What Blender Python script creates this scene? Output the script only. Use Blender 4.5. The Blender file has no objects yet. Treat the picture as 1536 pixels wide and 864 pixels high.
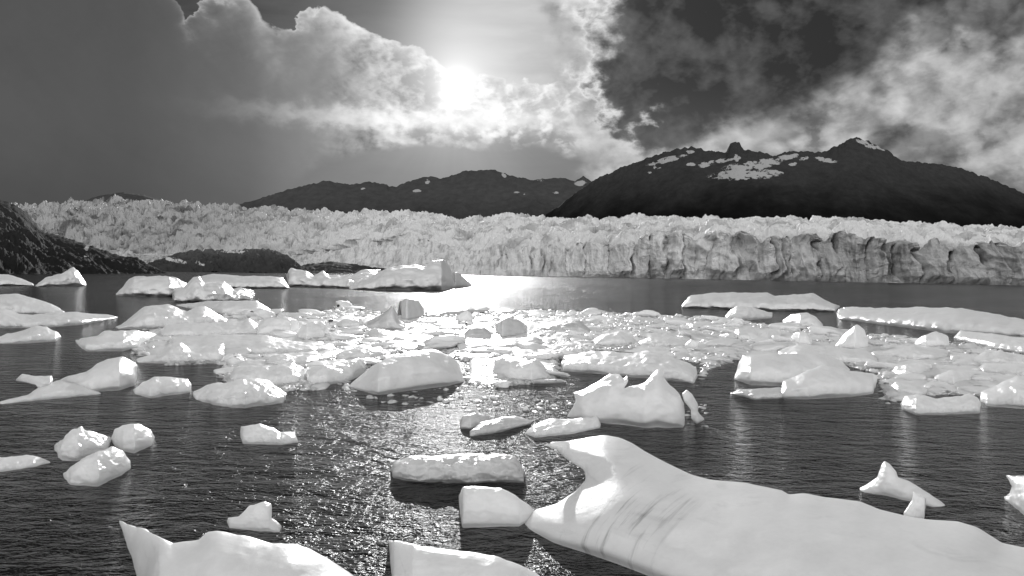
import bpy, math, random
import numpy as np
from mathutils import Matrix, Vector

SC = bpy.context.scene
COL = SC.collection
R = math.radians
rng = np.random.RandomState(7)
random.seed(7)

# ------------------------------------------------------------------ camera
W, H, F = 1536.0, 864.0, 1195.0            # photograph size and focal length in its pixels
CAMZ = 6.0
PITCH = math.atan(26 / F)
ROLL = math.atan(22 / 1536)
fwd = np.array([0, math.cos(PITCH), -math.sin(PITCH)])
up0 = np.array([0, math.sin(PITCH), math.cos(PITCH)])
rt0 = np.array([1.0, 0, 0])
rt = math.cos(ROLL) * rt0 + math.sin(ROLL) * up0
up = -math.sin(ROLL) * rt0 + math.cos(ROLL) * up0
cam_d = bpy.data.cameras.new('camera'); cam = bpy.data.objects.new('camera', cam_d); COL.objects.link(cam)
cam_d.sensor_width = 36; cam_d.lens = F / W * 36; cam_d.clip_start = 0.1; cam_d.clip_end = 60000
m = Matrix.Identity(4)
for i in range(3):
    m[i][0] = rt[i]; m[i][1] = up[i]; m[i][2] = -fwd[i]
m[2][3] = CAMZ
cam.matrix_world = m
SC.camera = cam

def ray(u, v):
    """direction through a photograph pixel, scaled so that its y is 1"""
    u = np.asarray(u, float); v = np.asarray(v, float)
    d = fwd[None] * F + rt[None] * (u.reshape(-1, 1) - W / 2) - up[None] * (v.reshape(-1, 1) - H / 2)
    return d / d[:, 1:2]
def at(u, v, Y):
    d = ray(u, v); Y = np.asarray(Y, float).reshape(-1, 1)
    return d * Y + np.array([0, 0, CAMZ])
def ground_y(u, v):
    d = ray(u, v); return -CAMZ / np.minimum(d[:, 2], -1e-4)
def ae(u, v):
    d = ray(u, v)[0]; d = d / np.linalg.norm(d)
    return math.degrees(math.atan2(d[0], d[1])), math.degrees(math.asin(d[2]))

# ------------------------------------------------------------------ render settings
SC.render.engine = 'CYCLES'
SC.view_settings.view_transform = 'Standard'; SC.view_settings.look = 'None'
SC.view_settings.exposure = 0.0; SC.view_settings.gamma = 1
SC.cycles.use_denoising = True
SC.cycles.max_bounces = 6; SC.cycles.diffuse_bounces = 4; SC.cycles.glossy_bounces = 3; SC.cycles.transmission_bounces = 3
SC.cycles.volume_bounces = 0
SC.cycles.sample_clamp_indirect = 4; SC.cycles.sample_clamp_direct = 12
SC.cycles.caustics_reflective = False; SC.cycles.caustics_refractive = False

# ------------------------------------------------------------------ node expressions
class X:
    def __init__(s, t, o): s.t = t; s.o = o
    def op(s, k, b=None, c=None, clamp=False):
        n = s.t.nodes.new('ShaderNodeMath'); n.operation = k; n.use_clamp = clamp
        for i, q in enumerate((s, b, c)):
            if q is None: continue
            if isinstance(q, X): s.t.links.new(q.o, n.inputs[i])
            else: n.inputs[i].default_value = q
        return X(s.t, n.outputs[0])
    def __add__(a, b): return a.op('ADD', b)
    __radd__ = __add__
    def __mul__(a, b): return a.op('MULTIPLY', b)
    __rmul__ = __mul__
    def __sub__(a, b): return a.op('SUBTRACT', b)
    def __rsub__(a, b): return (a * -1.0) + b
    def __truediv__(a, b): return a.op('DIVIDE', b)
    def __pow__(a, b): return a.op('POWER', b)
    def exp(a): return a.op('EXPONENT')
    def abs(a): return a.op('ABSOLUTE')
    def max(a, b): return a.op('MAXIMUM', b)
    def min(a, b): return a.op('MINIMUM', b)
    def sat(a): return a.op('ADD', 0.0, clamp=True)
    def ss(a, lo, hi):
        n = a.t.nodes.new('ShaderNodeMapRange'); n.interpolation_type = 'SMOOTHSTEP'
        a.t.links.new(a.o, n.inputs[0]); n.inputs[1].default_value = lo; n.inputs[2].default_value = hi
        n.inputs[3].default_value = 0; n.inputs[4].default_value = 1
        return X(a.t, n.outputs[0])
    def curve(a, pts, ylo, yhi):
        """piecewise linear function of a; pts are (x, y)"""
        x0, x1 = pts[0][0], pts[-1][0]
        n = a.t.nodes.new('ShaderNodeFloatCurve')
        k = ((a - x0) / (x1 - x0)).sat(); a.t.links.new(k.o, n.inputs['Value'])
        c = n.mapping.curves[0]
        q = [((x - x0) / (x1 - x0), (y - ylo) / (yhi - ylo)) for x, y in pts]
        c.points[0].location = q[0]; c.points[1].location = q[-1]
        for p in q[1:-1]: c.points.new(*p)
        for p in c.points: p.handle_type = 'VECTOR'
        n.mapping.update()
        return X(a.t, n.outputs[0]) * (yhi - ylo) + ylo
def lerp(a, b, k): return a + (b - a) * k if isinstance(a, X) or isinstance(b, X) else k * (b - a) + a
def vec(t, x, y, z):
    n = t.nodes.new('ShaderNodeCombineXYZ')
    for i, q in enumerate((x, y, z)):
        if isinstance(q, X): t.links.new(q.o, n.inputs[i])
        else: n.inputs[i].default_value = q
    return n.outputs[0]
def noise(t, v, scale, detail=4, rough=.5, dist=0.0, kind='FBM', lac=2.0):
    n = t.nodes.new('ShaderNodeTexNoise'); n.noise_dimensions = '3D'; n.noise_type = kind
    if kind != 'FBM':
        pass
    t.links.new(v, n.inputs['Vector']); n.inputs['Scale'].default_value = scale
    n.inputs['Detail'].default_value = detail; n.inputs['Roughness'].default_value = rough
    n.inputs['Distortion'].default_value = dist; n.inputs['Lacunarity'].default_value = lac
    return X(t, n.outputs[0])

# ------------------------------------------------------------------ sky (direction based, black and white)
SUN_PX = (686, 132)
sA, sE = ae(*SUN_PX)
world = bpy.data.worlds.new('World'); SC.world = world; world.use_nodes = True
world.cycles.sampling_method = 'MANUAL'; world.cycles.sample_map_resolution = 1024
wt = world.node_tree; wt.nodes.clear()
def build_sky(t):
    tc = t.nodes.new('ShaderNodeTexCoord'); dv = tc.outputs['Generated']
    sp = t.nodes.new('ShaderNodeSeparateXYZ'); t.links.new(dv, sp.inputs[0])
    x, y, z = (X(t, sp.outputs[i]) for i in range(3))
    zz = z.abs()
    A = x.op('ARCTAN2', y) * 57.29578
    E = zz.min(0.9999).op('ARCSINE') * 57.29578
    # cloud warps: billows flattened towards the horizon
    P = vec(t, A * 1.0, E * 1.45, 0.0)
    n_big = noise(t, P, .10, 2, .5) - .5
    n_mid = noise(t, P, .22, 9, .52, .2) - .5
    n_fine = noise(t, P, .70, 9, .56, .1) - .5
    P2 = vec(t, A * .9 + 31.0, E * 1.5 + 7.0, 3.0)
    n_b2 = noise(t, P2, .15, 9, .50, .35) - .5
    P3 = vec(t, A * .55 + 11.0, E * 2.6 + 3.0, 9.0)
    n_str = noise(t, P3, .30, 7, .55, .4) - .5
    # relief of the cloud heads: how much thicker the cloud gets away from the sun
    k_ = (((A - sA) * (A - sA) + (E - sE) * (E - sE)) ** .5).max(1.0)
    ox = (A - sA) / k_; oy = (E - sE) / k_
    def heads(sc, off, rg=.46):
        q0 = vec(t, A + n_fine * .8, E * 1.35 + n_mid * 1.5, 5.0)
        q1 = vec(t, A + ox * off + n_fine * .8, (E + oy * off) * 1.35 + n_mid * 1.5, 5.0)
        return noise(t, q1, sc, 9, rg) - noise(t, q0, sc, 9, rg)
    rel = heads(.26, .9) * 3.2
    rel2 = heads(.75, .32, .50) * 3.0
    def r(px, py, rx, ry, wob=0.0):
        a, e = ae(px, py); q = .0479
        dx = (A - a + n_mid * wob) / (rx * q); dy = (E - e + n_fine * wob) / (ry * q)
        return (dx * dx + dy * dy) ** .5
    def gs(px, py, rx, ry, wob=0.0):
        d = r(px, py, rx, ry, wob); return (d * d * -1.0).exp()
    ds = (((A - sA) * (A - sA) + (E - sE) * (E - sE)) ** .5)
    core = (ds / -.55).exp() * 2.2
    glow = (ds / -2.6).exp() * 1.0 + (ds / -7.0).exp() * .16
    # ---- open sky over the cloud bank
    openv = (ds / -4.0).exp() * .34 + .035 + n_str * .10 + (A.ss(ae(560, 0)[0], ae(700, 0)[0])) * .30
    openv = openv + gs(800, 20, 100, 130, 1.5) * (.24 + n_str * .5) + gs(690, 20, 60, 90, 1.5) * .12
    # ---- left cloud bank: everything below an edge line
    pts = [(-200, -60), (180, -60), (250, -30), (275, 30), (300, 4), (330, -20), (365, -12), (392, 30), (410, 44), (436, 40), (455, 20), (482, 6), (506, 24),
           (534, 38), (560, 50), (585, 60), (612, 66), (640, 78), (662, 98), (690, 118), (720, 112), (760, 120), (800, 124), (850, 122), (900, 100)]
    ed = [ae(*p) for p in pts]
    Aw = A + n_mid * 3.0 + n_fine * 2.4
    e1 = Aw.curve(ed, 0, 25)
    d1 = e1 - E + n_mid * 2.2 + n_fine * 2.4
    m1 = d1.ss(-.12, .22)
    wA = (A + n_mid * 9.0 - d1 * .5).curve([(ae(0, 0)[0], .0), (ae(190, 0)[0], .02), (ae(250, 0)[0], .08), (ae(285, 0)[0], .30), (ae(330, 0)[0], .46), (ae(385, 0)[0], .36), (ae(420, 0)[0], .10), (ae(446, 0)[0], .28),
                  (ae(480, 0)[0], .56), (ae(600, 0)[0], .66), (ae(700, 0)[0], .5), (ae(860, 0)[0], .45)], 0, 1)
    tex = (rel * 1.1 + rel2 * .7 + 1.0).max(.15)
    lining = (d1.max(0.0) / -.30).exp() * wA * 1.3 + ((d1 + n_b2 * 3.0).max(0.0) / -1.5).exp() * wA * (A.ss(ae(250, 0)[0], ae(520, 0)[0]) * .45 + .32) * tex
    deep = A.curve([(-50, .10), (ae(0, 0)[0], .080), (ae(200, 0)[0], .072), (ae(380, 0)[0], .105), (ae(460, 0)[0], .18), (ae(560, 0)[0], .30),
                    (ae(660, 0)[0], .46), (ae(800, 0)[0], .66), (ae(900, 0)[0], .66), (ae(1000, 0)[0], .38), (50, .3)], 0, 1)
    lift = E.ss(1.0, 9.0)
    deep = deep * (lift * .45 + .55) + (E.ss(0, 3.5) * -1.0 + 1.0) * .05
    wmott = (A + n_mid * 8.0).ss(ae(440, 0)[0], ae(620, 0)[0])
    mott = n_b2 * .7 + n_mid * .6 + rel * .7 + rel2 * .6 - wmott * .12
    bank = deep * (mott * (wmott * 3.2 + .08) + n_big * .3 + 1.0).max(.2) + lining
    left = lerp(openv, bank, m1)
    # ---- bright streak under the sun and the grey veil below it
    left = left + (gs(680, 180, 170, 14, 2.5) * 1.3 * (tex * .5 + .5) + gs(840, 165, 70, 22, 3.0) * .30 * tex + gs(600, 186, 110, 9, 1.6) * .16 + gs(760, 150, 70, 26, 3.0) * .22 * tex)
    veil_e = A.curve([ae(*p) for p in [(-300, 420), (200, 400), (400, 300), (480, 235), (560, 218), (650, 208), (740, 204), (800, 208), (860, 220), (920, 236), (980, 260), (1100, 300)]], -2, 15)
    dv1 = veil_e - E + n_mid * 2.0 + n_str * 1.6
    mv = dv1.ss(-.35, .9)
    veil = A.curve([(ae(300, 0)[0], .10), (ae(480, 0)[0], .13), (ae(690, 0)[0], .13), (ae(800, 0)[0], .11), (ae(950, 0)[0], .15)], 0, 1) * (n_str * .5 + 1.0)
    # ---- right hand side: broken cloud
    thr = n_b2 * 3.6 + n_mid * 1.6 + .46
    cl = (thr + E * -.035 + .30).ss(.22, .86)
    rbase = A.curve([(ae(860, 0)[0], .46), (ae(960, 0)[0], .40), (ae(1060, 0)[0], .25), (ae(1200, 0)[0], .19), (ae(1536, 0)[0], .17), (60, .16)], 0, 1)
    rtop = A.curve([(ae(860, 0)[0], .85), (ae(960, 0)[0], .80), (ae(1060, 0)[0], .62), (ae(1200, 0)[0], .56), (ae(1536, 0)[0], .50), (60, .36)], 0, 1)
    right = lerp(rbase, rtop, cl) * (rel * 1.3 + rel2 * .45 + 1.0).max(.35)
    right = right + gs(1440, 130, 90, 50, 3.5) * .10 - gs(1340, 195, 120, 26, 2.0) * .06 - gs(1500, 30, 70, 50, 3.0) * .08
    right = right + gs(1020, 208, 200, 22, 1.5) * .42 * (rel * .8 + 1.0) - gs(1190, 205, 60, 12, 1.5) * .12
    k_r = (A + n_mid * 14.0).ss(ae(790, 0)[0], ae(890, 0)[0])
    base = lerp(left, right, k_r)
    base = lerp(base, veil, mv * ((A + n_mid * 12.0).ss(ae(850, 0)[0], ae(1010, 0)[0]) * -1.0 + 1.0))
    # ---- big dark cloud: a closed outline as the smaller of a left and a lower side
    An = A + n_mid * 9.0 + n_fine * 4.0
    En = E + n_b2 * 6.0 + n_mid * 3.0 + n_fine * 3.0
    lo = [(700, 215), (880, 212), (930, 224), (985, 240), (1040, 226), (1130, 200), (1215, 170), (1270, 130), (1330, 85), (1400, 30), (1480, -50), (1640, -220)]
    lo2 = [ae(u_, v_) for u_, v_ in lo]
    dl = En - An.curve(lo2, 0, 30)
    sd = [ae(u_, v_) for u_, v_ in [(950, 220), (905, 180), (878, 140), (874, 105), (888, 60), (900, 20), (890, -20), (865, -100), (830, -260)]]
    sx = [(e, a) for a, e in sd]
    sl_ = An - En.curve(sx, -10, 20)
    d2 = dl.min(sl_)
    m2 = d2.ss(-.5, 1.7)
    dark = (n_b2 * .20 + n_mid * .22 + rel * .08 + rel2 * .035 + .046).max(.020)
    dark = dark + (E.ss(8.5, 14.0) * -1.0 + 1.0) * .03
    rim = (d2.abs() / -.9).exp() * (sl_.abs() / -1.5).exp() * .65 * E.ss(9.0, 12.0) * (rel2 * .8 + 1.0)
    base = lerp(base, dark, m2) + rim
    # ---- light from the sun through the cloud, faint real beams below it
    base = base + glow * (m2 * -.85 + 1.0)
    ang = (A - sA).op('ARCTAN2', sE - E)
    beam = (noise(t, vec(t, ang * 3.0, 4.0, 0.0), 1.3, 3, .6) - .5)
    base = base + beam * (ds / -5.0).exp() * .22 * (sE - E).ss(0.0, 2.0)
    base = ((base.max(.0) * (-1.0 / 1.15)).exp() * -1.0 + 1.0) * 1.15 + core
    # ---- the rest of the sky: the storm cloud goes on overhead, lighter broken cloud opposite the sun
    g = (noise(t, dv, 2.3, 7, .55, .5)).ss(.30, .68) * .56 + .58
    g = g * (y * -1.0).ss(-.5, .6) * 1.08 + .075
    out = (E.ss(17.5, 30.0) + (A.abs()).ss(36.0, 60.0)).sat()
    res = lerp(base, g, out).max(.02)
    ns = t.nodes.new('ShaderNodeTexSky'); ns.sky_type = 'NISHITA'; ns.sun_disc = False
    ns.sun_elevation = R(sE); ns.sun_rotation = R(sA); ns.altitude = 200
    bw = t.nodes.new('ShaderNodeRGBToBW'); t.links.new(ns.outputs[0], bw.inputs[0])
    tot = res * 10.0 + X(t, bw.outputs[0]) * .02
    bg = t.nodes.new('ShaderNodeBackground'); t.links.new(tot.o, bg.inputs['Color']); bg.inputs['Strength'].default_value = .1
    o = t.nodes.new('ShaderNodeOutputWorld'); t.links.new(bg.outputs[0], o.inputs[0])
build_sky(wt)

sl = bpy.data.lights.new('sun', 'SUN'); sl.energy = 2.9; sl.angle = R(.6); sl.color = (1, 1, 1)
so = bpy.data.objects.new('sun', sl); COL.objects.link(so)
sd = ray(*SUN_PX)[0]; so.rotation_euler = Vector(sd).to_track_quat('Z', 'Y').to_euler()
so.location = (0, 0, 200)

# ------------------------------------------------------------------ numpy noise
_perm = rng.permutation(256); _perm = np.concatenate([_perm, _perm])
_g = rng.normal(size=(256, 3)); _g /= np.linalg.norm(_g, axis=1, keepdims=True)
def gn(p):
    i = np.floor(p).astype(int); f = p - i; i &= 255
    w = f * f * f * (f * (f * 6 - 15) + 10)
    out = 0
    for dx in (0, 1):
        for dy in (0, 1):
            for dz in (0, 1):
                h = _perm[_perm[_perm[(i[:, 0] + dx) & 255] + ((i[:, 1] + dy) & 255)] + ((i[:, 2] + dz) & 255)]
                d = (_g[h] * (f - np.array([dx, dy, dz]))).sum(1)
                ww = (w[:, 0] if dx else 1 - w[:, 0]) * (w[:, 1] if dy else 1 - w[:, 1]) * (w[:, 2] if dz else 1 - w[:, 2])
                out = out + d * ww
    return out * 1.5
def fbm(p, o=4, gain=.5):
    s = 0; a = 1.0; k = 0
    for j in range(o):
        s = s + a * gn(p * 2.0 ** j + 17.3 * j); k += a; a *= gain
    return s / k
def ridge(p, o=4, gain=.5):
    s = 0; a = 1.0; k = 0
    for j in range(o):
        s = s + a * (1 - 2 * np.abs(gn(p * 2.0 ** j + 31.7 * j))); k += a; a *= gain
    return s / k
def cell(p):
    """distance to nearest and second nearest scattered point"""
    i = np.floor(p).astype(int); f1 = np.full(len(p), 9.0); f2 = f1.copy(); idv = np.zeros(len(p))
    for dx in (-1, 0, 1):
        for dy in (-1, 0, 1):
            for dz in ((-1, 0, 1) if np.ptp(p[:, 2]) > .01 else (0,)):
                c = i + np.array([dx, dy, dz]); k = c & 255
                h = _perm[_perm[_perm[k[:, 0]] + k[:, 1]] + k[:, 2]]
                q = c + .5 + _g[h] * .45 if np.ptp(p[:, 2]) > .01 else c + np.array([.5, .5, 0]) + _g[h] * np.array([.45, .45, 0])
                if np.ptp(p[:, 2]) <= .01: q[:, 2] = p[:, 2]
                d = np.linalg.norm(p - q, axis=1)
                n1 = d < f1
                f2 = np.where(n1, f1, np.minimum(f2, d)); f1 = np.where(n1, d, f1); idv = np.where(n1, h / 255.0, idv)
    return f1, f2, idv

# ------------------------------------------------------------------ object helpers
def mesh(name, verts, faces, mat=None, smooth=True, attrs=None):
    me = bpy.data.meshes.new(name)
    verts = np.asarray(verts, np.float32); faces = np.asarray(faces, np.int32)
    nv, nf = len(verts), len(faces); k = faces.shape[1]
    me.vertices.add(nv); me.vertices.foreach_set('co', verts.ravel())
    me.loops.add(nf * k); me.loops.foreach_set('vertex_index', faces.ravel())
    me.polygons.add(nf); me.polygons.foreach_set('loop_start', np.arange(0, nf * k, k, dtype=np.int32))
    me.polygons.foreach_set('use_smooth', np.full(nf, smooth))
    for an, av in (attrs or {}).items():
        a = me.attributes.new(an, 'FLOAT', 'POINT'); a.data.foreach_set('value', np.asarray(av, np.float32))
    me.update(calc_edges=True); me.validate()
    if mat: me.materials.append(mat)
    return me
def obj(name, me, parent=None, label=None, cat=None, group=None, kind=None, loc=None):
    o = bpy.data.objects.new(name, me); COL.objects.link(o)
    if parent: o.parent = parent
    if loc is not None: o.location = loc
    if label: o['label'] = label
    if cat: o['category'] = cat
    if group: o['group'] = group
    if kind: o['kind'] = kind
    return o
def grid_faces(nr, nc):
    i = np.arange(nr - 1)[:, None] * nc + np.arange(nc - 1)[None]
    i = i.ravel(); return np.stack([i, i + 1, i + nc + 1, i + nc], 1)

# ------------------------------------------------------------------ materials
def material(name):
    mt = bpy.data.materials.new(name); mt.use_nodes = True
    t = mt.node_tree; b = t.nodes['Principled BSDF']; return mt, t, b
def setc(t, b, e, key='Base Color'):
    if isinstance(e, X): t.links.new(e.o, b.inputs[key])
    else: b.inputs[key].default_value = (e, e, e, 1)
def bump(t, b, h, strength, dist):
    n = t.nodes.new('ShaderNodeBump'); n.inputs['Strength'].default_value = strength; n.inputs['Distance'].default_value = dist
    t.links.new(h.o, n.inputs['Height']); t.links.new(n.outputs[0], b.inputs['Normal'])
def pos(t):
    g = t.nodes.new('ShaderNodeNewGeometry'); s = t.nodes.new('ShaderNodeSeparateXYZ'); t.links.new(g.outputs['Position'], s.inputs[0])
    return g.outputs['Position'], [X(t, s.outputs[i]) for i in range(3)]
def attr(t, n):
    a = t.nodes.new('ShaderNodeAttribute'); a.attribute_name = n; return X(t, a.outputs['Fac'])

def ice_material(name, scale=1.0, col=.86, dirt=0.07, sss=.85, rad=1.1, streaks=False):
    mt, t, b = material(name)
    P, (x, y, z) = pos(t)
    big = noise(t, P, .9 * scale, 4, .55); fine = noise(t, P, 7 * scale, 6, .6)
    vor = t.nodes.new('ShaderNodeTexVoronoi'); vor.feature = 'SMOOTH_F1'; vor.inputs['Scale'].default_value = 3.2 * scale
    t.links.new(P, vor.inputs['Vector']); scal = X(t, vor.outputs['Distance'])
    c = (big - .5) * (-2.2 * dirt) + (fine - .5) * (-1.2 * dirt) + col
    if streaks:   # dirt lines frozen along old meltwater runnels
        q = vec(t, x * 2.6 - y * 1.9, x * .12 + y * .16, z * .3)
        sn = noise(t, q, 1.9, 5, .6, .15).ss(.50, .74)
        msk = (noise(t, P, .5, 2, .5) + ((x - 2.7).abs() + (y - 16.6).abs() * .7) * -.20).ss(.0, .40)
        c = c - sn * msk * .50
    if streaks:
        pv = t.nodes.new('ShaderNodeTexVoronoi'); pv.inputs['Scale'].default_value = 14; t.links.new(P, pv.inputs['Vector'])
        pit = X(t, pv.outputs['Distance']).ss(.05, .32)
        spots = noise(t, P, 55, 3, .7).ss(.66, .74) * noise(t, P, 1.4, 3, .5).ss(.48, .62)
        c = c - spots * .30 - noise(t, vec(t, x * .8, y * .8, z * 7.0), 1.0, 5, .6, .6).ss(.55, .75) * .10
    c = c.min(.93)
    setc(t, b, c)
    b.inputs['Roughness'].default_value = .36
    b.inputs['Specular IOR Level'].default_value = .4
    b.inputs['Coat Weight'].default_value = .0 if streaks else .12; b.inputs['Coat Roughness'].default_value = .25
    if sss:
        b.subsurface_method = 'RANDOM_WALK'
        b.inputs['Subsurface Weight'].default_value = sss
        b.inputs['Subsurface Radius'].default_value = (1, 1, 1); b.inputs['Subsurface Scale'].default_value = rad
    bump(t, b, scal * .35 + fine * .30 + noise(t, P, 30 * scale, 5, .65) * .16 + noise(t, P, 90 * scale, 2, .6).ss(.58, .66) * .03 + (pit * .04 if streaks else 0.0), .28 if streaks else .34, .08 / scale)
    return mt
ICE = ice_material('glacier_ice', 1.0, .87)
ICE_NEAR = ice_material('smooth_ice', 1.3, .83, .08, .8, .9, True)
ICE_FAR = ice_material('far_ice', .35, .86, .07, 0)
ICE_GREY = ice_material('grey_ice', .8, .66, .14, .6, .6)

# water ------------------------------------------------
mt, t, b = material('lake_water')
P, (x, y, z) = pos(t)
dist = (x * x + y * y) ** .5
q = vec(t, x * .75 + y * .12, y * 1.25, 0.0)
h1 = noise(t, q, .45, 3, .5, .4); h2 = noise(t, q, 1.6, 4, .55, .5); h3 = noise(t, q, 6.5, 3, .5, .3)
patch = noise(t, P, .045, 3, .5).ss(.35, .65)
h0 = noise(t, vec(t, x * .6, y * .35, 0.0), .22, 4, .6, .5)
hh = h0 * dist.ss(40, 250) * 1.1 + h1 * .26 + (h2 * .24 + h3 * .09) * (patch * .7 + .55)
setc(t, b, .004); t.links.new((dist.ss(25, 420) * .12 + .115).o, b.inputs['Roughness']); b.inputs['IOR'].default_value = 1.333
bump(t, b, hh, 1.0, 1.0)
WATER = mt
n = 40
gx = np.linspace(-1, 1, n); gx = np.sign(gx) * np.abs(gx) ** 2 * 9000
gy = np.concatenate([[-400], np.linspace(0, 1, n) ** 2 * 9000])
VX, VY = np.meshgrid(gx, gy)
obj('water', mesh('water', np.stack([VX.ravel(), VY.ravel(), 0 * VX.ravel()], 1), grid_faces(n + 1, n), WATER), kind='structure',
    label='dark rippled glacial lake with a glittering path of sunlight')

# ------------------------------------------------------------------ mountains, headland
def interp(pts, u):
    pts = sorted(pts); return np.interp(u, [p[0] for p in pts], [p[1] for p in pts])
def blobs(u, v, L):
    s = np.zeros_like(u)
    for (cx, cy, rx, ry, *rot) in L:
        a = R(rot[0]) if rot else 0
        dx, dy = u - cx, v - cy
        ex = (dx * math.cos(a) + dy * math.sin(a)) / rx; ey = (-dx * math.sin(a) + dy * math.cos(a)) / ry
        s = np.maximum(s, 1.3 - np.sqrt(ex * ex + ey * ey))
    return np.clip(s, 0, 1)
def range_mesh(name, sil, step, Yr, Yf, vfoot, rows, amp, nscale, mat, snow=(), back=1500, jag=1.0, fine=0.0, noisefn=ridge, z0=-5, cut=.55):
    """hill range whose crest stands at depth Yr and whose slopes run forward to Yf"""
    u = np.arange(sil[0][0], sil[-1][0] + .1, step); nc = len(u)
    vs = interp(sil, u)
    vs = vs - jag * fbm(np.stack([u * .11, u * 0, u * 0 + 3], 1), 4, .6)
    Yc = Yr(u) if callable(Yr) else np.full(nc, float(Yr)); Yn = Yf(u) if callable(Yf) else np.full(nc, float(Yf))
    top = at(u, vs, Yc)
    Vs = []; S = []
    zc = np.minimum(top[:, 2], 1e9); kw = max(2, int(14 / step)); zsm = zc
    for _ in range(3): zsm = np.convolve(np.pad(zsm, kw, mode='edge'), np.ones(2 * kw + 1) / (2 * kw + 1), mode='valid')
    for k in range(rows + 1):
        tt = k / rows                         # 0 at crest, 1 at foot
        Y = Yc + (Yn - Yc) * tt
        zt = z0 + (zc + (zsm - zc) * min(1, tt * 7) - z0) * (1 - tt) ** 1.15
        xx = top[:, 0] * Y / Yc
        w = min(1, tt * 2.6) * (1 - max(0, tt - .9) * 8)
        p = np.stack([xx / nscale, Y / nscale, np.full(nc, 1.7)], 1)
        nn = noisefn(p, 5, .55)
        z = zt + amp * w * (nn - .25) * (.08 + .92 * (top[:, 2] - z0) / max(1, top[:, 2].max() - z0))
        z += fine * fbm(np.stack([xx, Y, z * 0], 1) / (nscale * .12), 3) * min(1, tt * 3)
        cap = CAMZ + (top[:, 2] - CAMZ) / Yc * Y * (1 - .004)
        z = np.minimum(z, cap) if k else z
        Vs.append(np.stack([xx, Y, z], 1))
    for k in range(1, 4):
        Y = Yc + back * k / 3; zt = top[:, 2] * (1 - k / 3) + z0 * k / 3
        Vs.insert(0, np.stack([top[:, 0] * Y / Yc, Y, zt], 1))
    V = np.concatenate(Vs)
    # project for the snow mask
    d = V - np.array([0, 0, CAMZ]); c = d @ fwd
    pu = W / 2 + F * (d @ rt) / c; pv = H / 2 - F * (d @ up) / c
    sn = blobs(pu, pv, snow) if len(snow) else np.zeros(len(V))
    sn = np.where(V[:, 1] > np.tile(Yc, rows + 4) + 1, 0, sn)
    return mesh(name, V, grid_faces(rows + 4, nc)[:, ::-1], mat, attrs={'snow': sn})

def rock_material(name, lo, hi, zlo, zhi, nsc, rough=.9, snowc=.42, bmp=1.0, bd=20):
    mt, t, b = material(name); P, (x, y, z) = pos(t)
    a = noise(t, P, nsc, 6, .6); f = noise(t, P, nsc * 6, 5, .6)
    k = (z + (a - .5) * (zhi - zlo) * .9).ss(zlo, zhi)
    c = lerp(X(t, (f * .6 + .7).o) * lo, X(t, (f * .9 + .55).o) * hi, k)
    g_ = noise(t, vec(t, x * 1.0, y * .35, z * 1.6), nsc * 3.2, 7, .7)
    s = (attr(t, 'snow') * ((f - .5) * 2.6 + (g_ - .5) * 5.0 + 1.0)).ss(.46, .66)
    c = c * (s * -1.0 + 1.0) + s * snowc
    setc(t, b, c); b.inputs['Roughness'].default_value = rough; b.inputs['Specular IOR Level'].default_value = .04
    bump(t, b, a * .7 + f * .3, bmp, bd)
    return mt
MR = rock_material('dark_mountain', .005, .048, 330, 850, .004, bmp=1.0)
ML = rock_material('haze_toned_mountain', .03, .07, 300, 900, .002)  # paler rock: the haze over this range is put into its colour
MF = rock_material('far_mountain', .05, .07, 300, 900, .002)  # distance haze painted in as a pale rock tone
right_sil = [(700, 372), (780, 345), (840, 308), (870, 284), (900, 265), (930, 252), (960, 242), (985, 232), (1010, 225), (1035, 220), (1060, 226), (1088, 228), (1096, 216), (1102, 212), (1109, 213),
             (1116, 225), (1140, 228), (1165, 234), (1178, 228), (1190, 226), (1215, 228), (1235, 228), (1255, 219), (1272, 210), (1285, 205), (1300, 211), (1320, 220), (1335, 228), (1350, 240),
             (1370, 243), (1410, 246), (1440, 252), (1480, 266), (1510, 278), (1536, 290), (1600, 312), (1700, 345), (1800, 380)]
rsnow = [(1120, 262, 60, 9, -3), (1060, 246, 16, 5, -10), (1300, 216, 20, 5, 25), (1000, 240, 34, 5, -14), (1240, 240, 20, 4, 10), (1180, 236, 20, 5, -10), (1125, 249, 46, 8, -6), (1150, 243, 30, 6, -4), (1085, 241, 17, 4, -12), (1106, 236, 6, 8), (1037, 247, 8, 3.5), (1190, 246, 9, 3.5, -10), (1205, 238, 9, 3.5, -15), (985, 252, 8, 3), (975, 259, 5, 2),
         (1320, 222, 9, 3.5, 28), (1140, 262, 22, 2.5, -4), (1098, 258, 10, 3), (1035, 228, 8, 3), (1290, 214, 6, 3)]
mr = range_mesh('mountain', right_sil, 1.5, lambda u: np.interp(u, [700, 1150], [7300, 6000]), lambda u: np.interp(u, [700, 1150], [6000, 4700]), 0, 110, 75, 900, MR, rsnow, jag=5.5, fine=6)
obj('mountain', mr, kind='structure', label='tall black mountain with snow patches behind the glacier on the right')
left_sil = [(330, 318), (345, 309), (380, 301), (430, 285), (487, 271), (530, 277), (555, 272), (590, 280), (640, 264), (665, 267), (700, 256), (740, 254), (765, 263), (800, 270), (840, 266), (862, 272), (875, 263), (890, 275), (930, 300), (990, 330)]
lsnow = [(641, 272, 5, 4), (625, 286, 8, 2.5), (756, 263, 5, 3, 40), (775, 289, 6, 2.5), (787, 291, 3, 2), (810, 270, 9, 3), (833, 289, 7, 2.5), (871, 274, 11, 5), (545, 283, 5, 2)]
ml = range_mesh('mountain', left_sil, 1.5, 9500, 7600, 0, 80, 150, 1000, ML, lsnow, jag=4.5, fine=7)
obj('mountain', ml, kind='structure', label='lower hazy grey mountain range under the sun, behind the glacier')
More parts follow.
